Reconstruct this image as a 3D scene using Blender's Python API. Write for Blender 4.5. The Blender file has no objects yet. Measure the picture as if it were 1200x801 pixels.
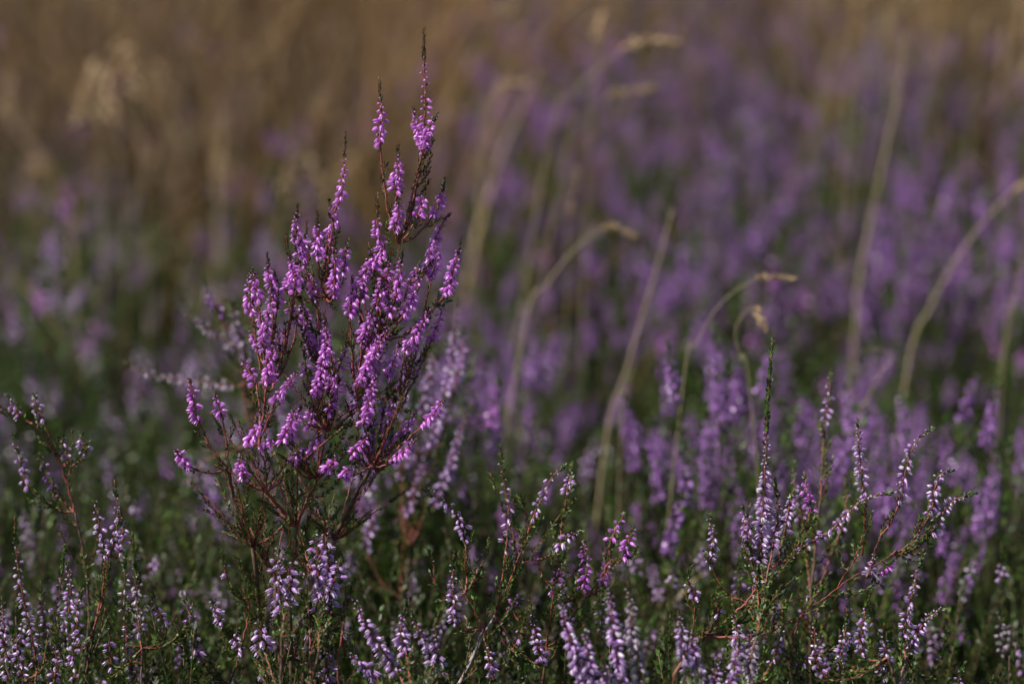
import bpy, math, random
import numpy as np

random.seed(7)
rng = np.random.default_rng(11)
scene = bpy.context.scene
COL = scene.collection
R = math.radians

# ------------------------------------------------------------------ camera, sky, sun, exposure
PITCH = R(14.0)
CAM = np.array([0.0, 0.0, 0.84])
FPX = 85.0 / 36.0 * 1200.0
FWD = np.array([0, math.cos(PITCH), -math.sin(PITCH)])
UPV = np.array([0, math.sin(PITCH), math.cos(PITCH)])
RGT = np.array([1.0, 0, 0])
FOCUS = 1.65

cam_d = bpy.data.cameras.new("camera")
cam = bpy.data.objects.new("camera", cam_d)
COL.objects.link(cam)
cam.location = CAM
cam.rotation_euler = (R(90) - PITCH, 0, 0)
cam_d.lens = 85
cam_d.sensor_width = 36
cam_d.clip_start = 0.05
cam_d.clip_end = 800
cam_d.dof.use_dof = True
cam_d.dof.focus_distance = FOCUS
cam_d.dof.aperture_fstop = 2.5
cam_d.dof.aperture_blades = 9
scene.camera = cam

SUN_EL, SUN_AZ = 52.0, -100.0          # azimuth measured from +Y (view direction) towards +X
world = bpy.data.worlds.new("World")
scene.world = world
world.use_nodes = True
wn = world.node_tree
bg = wn.nodes["Background"]
sky = wn.nodes.new("ShaderNodeTexSky")
sky.sky_type = 'NISHITA'
sky.sun_disc = False
sky.sun_elevation = R(SUN_EL)
sky.sun_rotation = R(SUN_AZ)
wn.links.new(sky.outputs[0], bg.inputs[0])
bg.inputs[1].default_value = 0.055

sun_d = bpy.data.lights.new("sun", 'SUN')
sun_d.energy = 4.6
sun_d.angle = R(3.0)
sun_d.color = (1.0, 0.95, 0.89)
sun = bpy.data.objects.new("sun", sun_d)
COL.objects.link(sun)
az, el = R(SUN_AZ), R(SUN_EL)
sdir = (math.sin(az) * math.cos(el), math.cos(az) * math.cos(el), math.sin(el))
from mathutils import Vector
sun.rotation_euler = Vector(sdir).to_track_quat('Z', 'Y').to_euler()

scene.view_settings.view_transform = 'Standard'
scene.view_settings.look = 'None'
scene.view_settings.exposure = 0.70
scene.view_settings.gamma = 1.0
scene.view_settings.use_curve_mapping = False
scene.render.engine = 'CYCLES'
scene.cycles.use_denoising = True
scene.cycles.max_bounces = 5
scene.cycles.diffuse_bounces = 3
scene.cycles.transmission_bounces = 3
scene.cycles.caustics_reflective = False
scene.cycles.caustics_refractive = False

def P(x, y, d):
    """point in the world seen at photo pixel (x, y) at depth d along the view axis"""
    return CAM + d * (FWD + (x - 600.0) / FPX * RGT - (y - 400.5) / FPX * UPV)

def to_px(p):
    v = np.asarray(p) - CAM
    d = v @ FWD
    return 600 + (v @ RGT) / d * FPX, 400.5 - (v @ UPV) / d * FPX, d

# ------------------------------------------------------------------ materials
def new_mat(name):
    m = bpy.data.materials.new(name)
    m.use_nodes = True
    nt = m.node_tree
    return m, nt, nt.nodes["Principled BSDF"], nt.nodes["Material Output"]

def ramp(nt, fac, stops, interp='LINEAR'):
    r = nt.nodes.new("ShaderNodeValToRGB")
    r.color_ramp.interpolation = interp
    els = r.color_ramp.elements
    while len(els) < len(stops):
        els.new(0.5)
    for e, (p, c) in zip(els, stops):
        e.position = p
        e.color = (*c, 1)
    nt.links.new(fac, r.inputs[0])
    return r.outputs[0]

def mixc(nt, fac, a, b, blend='MIX'):
    n = nt.nodes.new("ShaderNodeMix")
    n.data_type = 'RGBA'
    n.blend_type = blend
    for sock, v in ((n.inputs[0], fac), (n.inputs[6], a), (n.inputs[7], b)):
        if isinstance(v, (int, float)):
            sock.default_value = v
        elif isinstance(v, tuple):
            sock.default_value = (*v, 1)
        else:
            nt.links.new(v, sock)
    return n.outputs[2]

def thin(nt, bsdf, out, col, amount):
    """let some daylight through a thin petal, leaf or blade"""
    tr = nt.nodes.new("ShaderNodeBsdfTranslucent")
    nt.links.new(col, tr.inputs[0])
    mx = nt.nodes.new("ShaderNodeMixShader")
    mx.inputs[0].default_value = amount
    nt.links.new(bsdf.outputs[0], mx.inputs[1])
    nt.links.new(tr.outputs[0], mx.inputs[2])
    nt.links.new(mx.outputs[0], out.inputs[0])

def petal_mat(name, stops, pale, pale_amt=0.6, objvar=0.25):
    m, nt, b, out = new_mat(name)
    g = nt.nodes.new("ShaderNodeNewGeometry")
    oi = nt.nodes.new("ShaderNodeObjectInfo")
    c = ramp(nt, g.outputs["Random Per Island"], stops)
    hs = nt.nodes.new("ShaderNodeHueSaturation")
    mr = nt.nodes.new("ShaderNodeMapRange")
    mr.inputs[3].default_value = 1 - objvar
    mr.inputs[4].default_value = 1 + objvar
    nt.links.new(oi.outputs["Random"], mr.inputs[0])
    nt.links.new(mr.outputs[0], hs.inputs["Value"])
    nt.links.new(c, hs.inputs["Color"])
    at = nt.nodes.new("ShaderNodeAttribute")
    at.attribute_name = "tip"
    pw = nt.nodes.new("ShaderNodeMath")
    pw.operation = 'MULTIPLY'
    pw.inputs[1].default_value = pale_amt
    nt.links.new(at.outputs["Fac"], pw.inputs[0])
    c2 = mixc(nt, pw.outputs[0], hs.outputs[0], pale)
    nt.links.new(c2, b.inputs["Base Color"])
    b.inputs["Roughness"].default_value = 0.32
    b.inputs["Specular IOR Level"].default_value = 0.6
    thin(nt, b, out, c2, 0.35)
    return m

def leaf_mat(name, stops, rough=0.5, trans=0.25, objvar=0.25):
    m, nt, b, out = new_mat(name)
    g = nt.nodes.new("ShaderNodeNewGeometry")
    c = ramp(nt, g.outputs["Random Per Island"], stops)
    oi = nt.nodes.new("ShaderNodeObjectInfo")
    hs = nt.nodes.new("ShaderNodeHueSaturation")
    mr = nt.nodes.new("ShaderNodeMapRange")
    mr.inputs[3].default_value = 1 - objvar
    mr.inputs[4].default_value = 1 + objvar
    nt.links.new(oi.outputs["Random"], mr.inputs[0])
    nt.links.new(mr.outputs[0], hs.inputs["Value"])
    nt.links.new(c, hs.inputs["Color"])
    nt.links.new(hs.outputs[0], b.inputs["Base Color"])
    b.inputs["Roughness"].default_value = rough
    if trans:
        thin(nt, b, out, hs.outputs[0], trans)
    return m

def bark_mat(name, a, bcol, scale=260):
    m, nt, b, out = new_mat(name)
    tc = nt.nodes.new("ShaderNodeTexCoord")
    nz = nt.nodes.new("ShaderNodeTexNoise")
    nz.inputs["Scale"].default_value = scale
    nz.inputs["Detail"].default_value = 4
    nt.links.new(tc.outputs["Object"], nz.inputs["Vector"])
    c = ramp(nt, nz.outputs[0], [(0.35, a), (0.65, bcol)])
    nt.links.new(c, b.inputs["Base Color"])
    b.inputs["Roughness"].default_value = 0.6
    bp = nt.nodes.new("ShaderNodeBump")
    bp.inputs["Strength"].default_value = 0.5
    bp.inputs["Distance"].default_value = 0.0004
    nt.links.new(nz.outputs[0], bp.inputs["Height"])
    nt.links.new(bp.outputs[0], b.inputs["Normal"])
    return m

M = {}
M['magenta'] = petal_mat('petal_magenta', [(0.0, (0.34, 0.05, 0.40)), (0.5, (0.57, 0.10, 0.63)), (0.955, (0.74, 0.22, 0.80)), (0.97, (0.42, 0.24, 0.16)), (1.0, (0.62, 0.46, 0.34))], (0.97, 0.62, 0.99), 0.65, 0.12)
M['lilac'] = petal_mat('petal_lilac', [(0.0, (0.26, 0.07, 0.34)), (0.6, (0.45, 0.17, 0.57)), (0.85, (0.62, 0.33, 0.74)), (1.0, (0.78, 0.74, 0.76))], (0.94, 0.85, 0.97), 0.8, 0.2)  # pale petal edges, whitened further so the colour carries highlights on the bells
M['violet'] = petal_mat('petal_violet', [(0.0, (0.15, 0.05, 0.21)), (0.6, (0.29, 0.11, 0.38)), (1.0, (0.47, 0.24, 0.57))], (0.70, 0.42, 0.82), 0.5, 0.38)
M['faded'] = petal_mat('petal_faded', [(0.0, (0.22, 0.12, 0.22)), (0.6, (0.32, 0.22, 0.34)), (1.0, (0.45, 0.40, 0.40))], (0.80, 0.72, 0.76), 0.7, 0.2)
M['green'] = leaf_mat('heather_leaf', [(0.0, (0.015, 0.042, 0.005)), (0.6, (0.040, 0.098, 0.009)), (1.0, (0.12, 0.185, 0.020))])
M['dark_green'] = leaf_mat('heather_leaf_dark', [(0.0, (0.009, 0.020, 0.004)), (0.7, (0.022, 0.050, 0.007)), (1.0, (0.055, 0.085, 0.014))])
M['bud'] = leaf_mat('green_bud', [(0.0, (0.10, 0.12, 0.05)), (0.6, (0.26, 0.26, 0.16)), (1.0, (0.45, 0.42, 0.36))])
M['redstem'] = bark_mat('red_twig', (0.13, 0.024, 0.020), (0.28, 0.066, 0.046))
M['brownstem'] = bark_mat('brown_twig', (0.06, 0.032, 0.022), (0.15, 0.085, 0.052))
M['greystem'] = bark_mat('grey_twig', (0.16, 0.12, 0.12), (0.34, 0.28, 0.27))
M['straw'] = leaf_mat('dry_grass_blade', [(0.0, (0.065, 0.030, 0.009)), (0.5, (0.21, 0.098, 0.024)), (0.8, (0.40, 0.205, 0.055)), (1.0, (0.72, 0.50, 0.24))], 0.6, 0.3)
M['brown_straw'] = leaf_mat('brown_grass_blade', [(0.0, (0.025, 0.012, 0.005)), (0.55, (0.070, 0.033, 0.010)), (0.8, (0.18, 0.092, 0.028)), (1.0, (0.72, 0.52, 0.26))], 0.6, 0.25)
M['stalk'] = leaf_mat('dry_grass_stalk', [(0.0, (0.36, 0.28, 0.16)), (1.0, (0.50, 0.39, 0.23))], 0.5, 0.15)
M['seed'] = leaf_mat('grass_seed', [(0.0, (0.34, 0.20, 0.10)), (1.0, (0.62, 0.46, 0.26))], 0.5, 0.3)

# ------------------------------------------------------------------ mesh collecting
class Geo:
    def __init__(self):
        self.v, self.f3, self.f4, self.m3, self.m4, self.t = [], [], [], [], [], []
        self.n = 0
        self.mats = []
    def mi(self, m):
        if m not in self.mats:
            self.mats.append(m)
        return self.mats.index(m)
    def add(self, v, f, m, t=None):
        f = np.asarray(f, dtype=np.int64)
        if len(f) == 0:
            return
        k = self.mi(m)
        if f.shape[1] == 3:
            self.f3.append(f + self.n); self.m3.append(np.full(len(f), k))
        else:
            self.f4.append(f + self.n); self.m4.append(np.full(len(f), k))
        self.v.append(v)
        self.t.append(np.zeros(len(v)) if t is None else t)
        self.n += len(v)
    def join(self, o):
        for m3, f in zip(o.m3, o.f3):
            self.f3.append(f + self.n); self.m3.append(np.array([self.mi(o.mats[k]) for k in m3]))
        for m4, f in zip(o.m4, o.f4):
            self.f4.append(f + self.n); self.m4.append(np.array([self.mi(o.mats[k]) for k in m4]))
        self.v += o.v; self.t += o.t; self.n += o.n
    def build(self, name, parent=None, loc=None, smooth=True):
        if self.n == 0:
            return None
        v = np.concatenate(self.v)
        if loc is not None:
            v = v - np.asarray(loc)
        f3 = np.concatenate(self.f3) if self.f3 else np.zeros((0, 3), int)
        f4 = np.concatenate(self.f4) if self.f4 else np.zeros((0, 4), int)
        mi = np.concatenate([*self.m3, *self.m4])
        me = bpy.data.meshes.new(name)
        me.vertices.add(len(v)); me.vertices.foreach_set("co", v.astype(np.float32).ravel())
        nl = f3.size + f4.size
        me.loops.add(nl)
        me.loops.foreach_set("vertex_index", np.concatenate([f3.ravel(), f4.ravel()]).astype(np.int32))
        nf = len(f3) + len(f4)
        me.polygons.add(nf)
        ls = np.concatenate([np.arange(len(f3)) * 3, f3.size + np.arange(len(f4)) * 4]).astype(np.int32)
        me.polygons.foreach_set("loop_start", ls)
        me.polygons.foreach_set("material_index", mi.astype(np.int32))
        me.polygons.foreach_set("use_smooth", np.full(nf, smooth))
        at = me.attributes.new("tip", 'FLOAT', 'POINT')
        at.data.foreach_set("value", np.concatenate(self.t).astype(np.float32))
        for m in self.mats:
            me.materials.append(m)
        me.update(calc_edges=True)
        o = bpy.data.objects.new(name, me)
        COL.objects.link(o)
        if parent is not None:
            o.parent = parent
        elif loc is not None:
            o.location = loc
        return o

def norm(a):
    return a / np.maximum(np.linalg.norm(a, axis=-1, keepdims=True), 1e-9)

def frames(d, roll=None):
    """orthonormal frames with third axis d; (N,3,3), columns are axes"""
    d = norm(np.atleast_2d(d))
    ref = np.where(np.abs(d[:, 2:3]) > 0.9, np.array([[1.0, 0, 0]]), np.array([[0, 0, 1.0]]))
    x = norm(np.cross(ref, d))
    y = np.cross(d, x)
    if roll is not None:
        c, s = np.cos(roll)[:, None], np.sin(roll)[:, None]
        x, y = c * x + s * y, -s * x + c * y
    return np.stack([x, y, d], axis=2)

def scatter(geo, tv, tf, tt, pos, dirs, size, mat, roll=None):
    n = len(pos)
    if n == 0:
        return
    if roll is None:
        roll = rng.uniform(0, 6.28, n)
    F = frames(dirs, roll)
    size = np.broadcast_to(np.asarray(size, float), (n,))
    v = np.einsum('nij,vj->nvi', F, tv) * size[:, None, None] + pos[:, None, :]
    f = tf[None] + (np.arange(n) * len(tv))[:, None, None]
    geo.add(v.reshape(-1, 3), f.reshape(-1, tf.shape[1]), mat, np.tile(tt, n))

def flower_template(nsep=4, hi=True):
    """a heather bell: sepals sharing one base vertex, opening to pointed lobes"""
    v = [(0, 0, 0)]; t = [0.0]; f = []
    for k in range(nsep):
        a = 2 * math.pi * k / nsep
        ca, sa = math.cos(a), math.sin(a)
        def pt(r, side, z):
            return (r * ca - side * sa, r * sa + side * ca, z)
        b = len(v)
        if hi:
            v += [pt(.20, -.17, .32), pt(.27, 0, .36), pt(.20, .17, .32), pt(.22, -.13, .74), pt(.28, 0, .72), pt(.22, .13, .74), pt(.25, 0, 1.06)]
            t += [.15, .1, .15, .7, .35, .7, 1]
            f += [(0, b, b + 1), (0, b + 1, b + 2), (b, b + 3, b + 4), (b, b + 4, b + 1), (b + 1, b + 4, b + 5), (b + 1, b + 5, b + 2), (b + 3, b + 6, b + 4), (b + 4, b + 6, b + 5)]
        else:
            v += [pt(.3, -.27, .5), pt(.3, .27, .5), pt(.34, 0, 1.0)]
            t += [.3, .3, 1]
            f += [(0, b, b + 1), (b, b + 2, b + 1)]
    return np.array(v, float), np.array(f), np.array(t)

FL_HI = flower_template(4, True)
FL_LO = flower_template(3, False)
_o = np.array([(0, 0, 0), (.25, 0, .45), (0, .25, .45), (-.25, 0, .45), (0, -.25, .45), (0, 0, 1.0)], float)
BUD = (_o, np.array([(0, 2, 1), (0, 3, 2), (0, 4, 3), (0, 1, 4), (5, 1, 2), (5, 2, 3), (5, 3, 4), (5, 4, 1)]), np.array([0, .3, .3, .3, .3, .8]))
LEAF = (np.array([(0, 0, 0), (.23, .05, .45), (-.23, .05, .45), (0, -.06, 1.0)], float), np.array([(0, 1, 3), (0, 3, 2)]), np.zeros(4))
LEAF4 = (np.array([(0, 0, 0), (.15, .04, .4), (0, -.08, .45), (-.15, .04, .4), (0, .1, 1.0)], float), np.array([(0, 1, 2), (0, 2, 3), (1, 4, 2), (2, 4, 3)]), np.zeros(5))

def tube(geo, pts, rad, mat, sides=5):
    pts = np.asarray(pts, float)
    n = len(pts)
    rad = np.broadcast_to(np.asarray(rad, float), (n,))
    tan = norm(np.gradient(pts, axis=0))
    x = np.cross(tan[0], (0.3, 1, 0.1)); x /= np.linalg.norm(x)
    rings = []
    a = np.arange(sides) * 2 * math.pi / sides
    for i in range(n):
        x = x - tan[i] * (x @ tan[i]); x /= np.linalg.norm(x)
        y = np.cross(tan[i], x)
        rings.append(pts[i] + rad[i] * (np.cos(a)[:, None] * x + np.sin(a)[:, None] * y))
    v = np.concatenate(rings + [pts[-1:] + tan[-1:] * rad[-1]])
    i, j = np.meshgrid(np.arange(n - 1), np.arange(sides), indexing='ij')
    i, j = i.ravel(), j.ravel()
    j2 = (j + 1) % sides
    q = np.stack([i * sides + j, i * sides + j2, (i + 1) * sides + j2, (i + 1) * sides + j], 1)
    geo.add(v, q, mat)
    # cap shares the ring through a second add of faces only
    k = geo.mi(mat)
    base = geo.n - len(v)
    c = np.array([((n - 1) * sides + s, (n - 1) * sides + (s + 1) % sides, n * sides) for s in range(sides)])
    geo.f3.append(c + base); geo.m3.append(np.full(sides, k))

def crom(pts, per=8):
    """Catmull-Rom through the points"""
    p = np.asarray(pts, float)
    if len(p) == 2:
        s = np.linspace(0, 1, per + 1)[:, None]
        return p[0] * (1 - s) + p[1] * s
    e = np.vstack([2 * p[0] - p[1], p, 2 * p[-1] - p[-2]])
    out = []
    for i in range(1, len(e) - 2):
        t = np.linspace(0, 1, per, endpoint=False)[:, None]
        a, b, c, d = e[i - 1], e[i], e[i + 1], e[i + 2]
        out.append(.5 * (2 * b + (c - a) * t + (2 * a - 5 * b + 4 * c - d) * t ** 2 + (3 * b - a - 3 * c + d) * t ** 3))
    out.append(p[-1:])
    return np.concatenate(out)

def along(path, s):
    """points and tangents at arc lengths s"""
    seg = np.linalg.norm(np.diff(path, axis=0), axis=1)
    L = np.concatenate([[0], np.cumsum(seg)])
    p = np.stack([np.interp(s, L, path[:, k]) for k in range(3)], 1)
    tg = norm(np.gradient(path, axis=0))
    t = norm(np.stack([np.interp(s, L, tg[:, k]) for k in range(3)], 1))
    return p, t

def plen(path):
    return float(np.linalg.norm(np.diff(path, axis=0), axis=1).sum())

GA = 2.39996
def radial(t, ang):
    F = frames(t)
    return np.cos(ang)[:, None] * F[:, :, 0] + np.sin(ang)[:, None] * F[:, :, 1]

def leaves_on(geo, path, s0, s1, step, size, mat, spread=0.55, taper=0.0, tmpl=LEAF):
    if s1 - s0 < step:
        return
    s = np.arange(s0, s1, step)
    n = len(s)
    s = s + rng.uniform(-.3, .3, n) * step
    p, t = along(path, s)
    o = radial(t, np.arange(n) * GA + rng.uniform(-.4, .4, n))
    d = norm(t + o * spread + rng.normal(0, .12, (n, 3)))
    sz = size * rng.uniform(.75, 1.2, n)
    if taper:
        sz = sz * (1 - taper * np.linspace(0, 1, n))
    scatter(geo, *tmpl, p + o * 0.0003, d, sz, mat)

def spike(gs, gb, path, f0, tip=0.010, fsize=0.0042, step=0.00125, petal='magenta', stem='redstem', leaf='green',
          r0=0.0008, hi=True, leafstep=0.0012, leafsize=0.0034, sides=5, droop=0.62, out=0.0013, budfrac=0.22, gap=0.0):
    """one flowering shoot: twig with scale leaves into gs, bells into gb. f0 = length below the first flower"""
    L = plen(path)
    rr = np.linspace(r0, 0.0003, len(path))
    tube(gs, path, rr, M[stem], sides)
    leaves_on(gs, path, 0.002, max(f0, .0), leafstep, leafsize, M[leaf], .5)
    top = L - tip
    leaves_on(gs, path, max(f0, top - .004), L - .0003, 0.00042 if hi else 0.0012, leafsize * (1.1 if hi else 1.1), M[leaf], .5, .45)
    leaves_on(gs, path, f0, top, leafstep * 1.4, leafsize, M[leaf], .7)
    if top <= f0:
        return
    s = np.arange(f0, top, step)
    n = len(s)
    if n < 1:
        return
    if gap:
        s = s[rng.random(n) > gap]; n = len(s)
    s = s + rng.uniform(-.5, .5, n) * step
    u = (s - f0) / max(top - f0, 1e-6)
    p, t = along(path, s)
    o = radial(t, np.arange(n) * GA + rng.uniform(-.5, .5, n))
    o[:, 2] *= 0.7
    isb = u > 1 - budfrac * rng.uniform(.6, 1.4, n)
    prof = np.clip(1.15 - .55 * u ** 2, .35, 1.1)
    d = norm(o * .8 + np.array([[0, 0, -1.0]]) * (droop * (1.1 - .5 * u))[:, None] + t * .12 + rng.normal(0, .22, (n, 3)))
    pos = p + o * (out * prof)[:, None] * rng.uniform(.6, 1.25, n)[:, None] + np.array([[0, 0, .0006]])
    sz = fsize * prof * rng.uniform(.72, 1.18, n)
    T = FL_HI if hi else FL_LO
    a = ~isb
    scatter(gb, *T, pos[a], d[a], sz[a], M[petal])
    scatter(gb, *BUD, pos[isb], d[isb], sz[isb] * .8, M[petal])

def tag(o, label=None, cat=None, group=None, kind=None):
    if label: o['label'] = label
    if cat: o['category'] = cat
    if group: o['group'] = group
    if kind: o['kind'] = kind
    return o

def empty(name, loc):
    o = bpy.data.objects.new(name, None)
    o.empty_display_size = 0.02
    o.location = loc
    COL.objects.link(o)
    return o

# ------------------------------------------------------------------ ground
def ground_z(x, y):
    return 0.012 * np.sin(x * 3.1 + y * 1.7) + 0.010 * np.sin(y * 4.3 - x * 2.2)

def build_ground():
    n = 90
    ax = np.concatenate([-np.geomspace(400, 3.2, 14), np.linspace(-3, 3, 60), np.geomspace(3.2, 400, 14)])
    ay = np.concatenate([-np.geomspace(400, 1.2, 12), np.linspace(-1, 10, 110), np.geomspace(10.5, 500, 16)])
    X, Y = np.meshgrid(ax, ay, indexing='ij')
    Z = ground_z(X, Y)
    v = np.stack([X, Y, Z], -1).reshape(-1, 3)
    nx, ny = len(ax), len(ay)
    i, j = np.meshgrid(np.arange(nx - 1), np.arange(ny - 1), indexing='ij')
    a = (i * ny + j).ravel()
    m, nt, b, out = new_mat('peaty_soil')
    tc = nt.nodes.new("ShaderNodeTexCoord")
    nz = nt.nodes.new("ShaderNodeTexNoise"); nz.inputs["Scale"].default_value = 9; nz.inputs["Detail"].default_value = 8
    nt.links.new(tc.outputs["Object"], nz.inputs["Vector"])
    c = ramp(nt, nz.outputs[0], [(0.3, (0.022, 0.015, 0.010)), (0.5, (0.035, 0.034, 0.014)), (0.7, (0.075, 0.052, 0.026))])
    nt.links.new(c, b.inputs["Base Color"])
    b.inputs["Roughness"].default_value = 0.9
    n2 = nt.nodes.new("ShaderNodeTexNoise"); n2.inputs["Scale"].default_value = 120; n2.inputs["Detail"].default_value = 5
    nt.links.new(tc.outputs["Object"], n2.inputs["Vector"])
    bp = nt.nodes.new("ShaderNodeBump"); bp.inputs["Distance"].default_value = 0.01
    nt.links.new(n2.outputs[0], bp.inputs["Height"]); nt.links.new(bp.outputs[0], b.inputs["Normal"])
    g = Geo()
    g.add(v, np.stack([a, a + ny, a + ny + 1, a + 1], 1), m)
    o = g.build('ground')
    tag(o, 'dark peaty soil under the heather and grass', kind='structure')
build_ground()

# ------------------------------------------------------------------ hand-placed heather plants
def hand_plant(name, label, cat, nodes, spikes, stem='redstem', group=None, wood='brownstem', rw=0.0016, **kw):
    """nodes: {key: (x, y, depth, parent)} in photo pixels and metres; parent None goes down to the ground.
    spikes: (node, depth offset at tip, [(x, y) from the lowest flower to the tip], options)"""
    pos = {k: P(*v[:3]) for k, v in nodes.items()}
    rk = [k for k, v in nodes.items() if v[3] is None][0]
    root = pos[rk].copy(); root[2] = ground_z(root[0], root[1]) - .004
    root[1] += 0.0
    e = empty(name, root)
    tag(e, label, cat, group)
    g = Geo()
    depth = {}
    def dep(k):
        return 0 if nodes[k][3] is None else 1 + dep(nodes[k][3])
    for k, v in nodes.items():
        d = dep(k)
        a = root if v[3] is None else pos[v[3]]
        b = pos[k]
        mid = (a + b) / 2 + rng.normal(0, .03, 3) * np.linalg.norm(b - a)
        path = crom([a, mid, b], 8)
        kink = rng.normal(0, .0003, path.shape); kink[0] = kink[-1] = 0
        path = path + kink
        r1 = rw * (.72 ** d) * 1.15; r2 = rw * (.72 ** (d + 1)) * 1.1
        tube(g, path, np.linspace(r1, r2, len(path)), M[wood] if d < 2 else M[stem], 6)
        # short leafy side shoots low on the wood
        for q in range(int(np.linalg.norm(b - a) / 0.014)):
            s = rng.uniform(0.1, 1) * plen(path)
            p0, t0 = along(path, np.array([s]))
            o = radial(t0, rng.uniform(0, 6.28, 1))[0]
            ln = rng.uniform(.010, .030)
            sp = np.array([p0[0], p0[0] + (o * .7 + t0[0] * .5) * ln * .5, p0[0] + (o * .8 + t0[0] + np.array([0, 0, .4])) * ln])
            sp = crom(sp, 5)
            tube(g, sp, np.linspace(.0005, .00025, len(sp)), M[stem], 4)
            leaves_on(g, sp, 0, plen(sp), .0009, .0034, M['green'], .6)
    g.build('woody_stem', e, root)
    for sk in spikes:
        nk, dd, pts = sk[0], sk[1], sk[2]
        opt = dict(kw); opt.update(sk[3] if len(sk) > 3 else {})
        sideshoots = opt.pop('side', 1.0)
        a = pos[nk]
        dn = nodes[nk][2]
        n = len(pts)
        base_dd = dn * .35 + (FOCUS if dn < FOCUS + .04 else dn) * .65
        fl = [P(x, y, base_dd + dd * (.6 + .4 * i / max(n - 1, 1))) for i, (x, y) in enumerate(pts)]
        d0 = norm((fl[1] if n > 1 else fl[0]) - fl[0]) if n > 1 else np.array([0, 0, 1.0])
        gapv = fl[0] - a
        ln = np.linalg.norm(gapv)
        c1 = a + gapv * .5 + np.array([0, 0, -.06]) * ln - d0 * ln * .12
        twig = crom([a, c1] + fl, 8)
        jit = rng.normal(0, .00025, twig.shape); jit[0] = 0
        twig = twig + jit
        # length before the first flower
        f0 = plen(twig[:17])
        gs, gb = Geo(), Geo()
        spike(gs, gb, twig, f0, stem=stem, **opt)
        # leafy short shoots on the twig below the flowers
        for q in range(int(f0 / 0.006 * sideshoots)):
            s = rng.uniform(0.15, 1) * f0
            p0, t0 = along(twig, np.array([s]))
            o = radial(t0, rng.uniform(0, 6.28, 1))[0]
            l2 = rng.uniform(.006, .016)
            sp = crom(np.array([p0[0], p0[0] + (o * .6 + t0[0] * .6) * l2 * .5, p0[0] + (o * .5 + t0[0]) * l2]), 4)
            tube(gs, sp, np.linspace(.0004, .0002, len(sp)), M[stem], 4)
            leaves_on(gs, sp, 0, plen(sp), .0008, .0032, M[opt.get('leaf', 'green')], .55)
        so = gs.build('flower_spike', e, root)
        if gb.n:
            bo = gb.build('blossoms', so, root)
    return e

# the tall magenta plant
D0 = FOCUS
main_nodes = {
    'r': (338, 700, D0 + .010, None),
    'c': (347, 618, D0, 'r'),
    'l1': (312, 575, D0 - .01, 'c'),
    'l2': (303, 520, D0 - .01, 'l1'),
    'l3': (310, 455, D0, 'l2'),
    's1': (296, 640, D0 + .015, None),
    's2': (392, 632, D0 + .01, None),
    's3': (366, 672, D0 - .02, None),
    's4': (322, 676, D0 + .02, None),
    'll': (268, 548, D0 + .01, 's1'),
    'm1': (372, 560, D0 + .01, 'c'),
    'm2': (382, 505, D0, 'm1'),
    'm3': (378, 440, D0 + .01, 'm2'),
    'm4': (383, 350, D0 + .015, 'm3'),
    'k1': (420, 470, D0 + .005, 'm2'),
    'k2': (445, 400, D0 + .005, 'k1'),
    'k3': (458, 330, D0, 'k2'),
    'k4': (467, 285, D0, 'k3'),
    'q1': (436, 546, D0 - .005, 's2'),
    'q2': (470, 470, D0 + .01, 'k1'),
}
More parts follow.
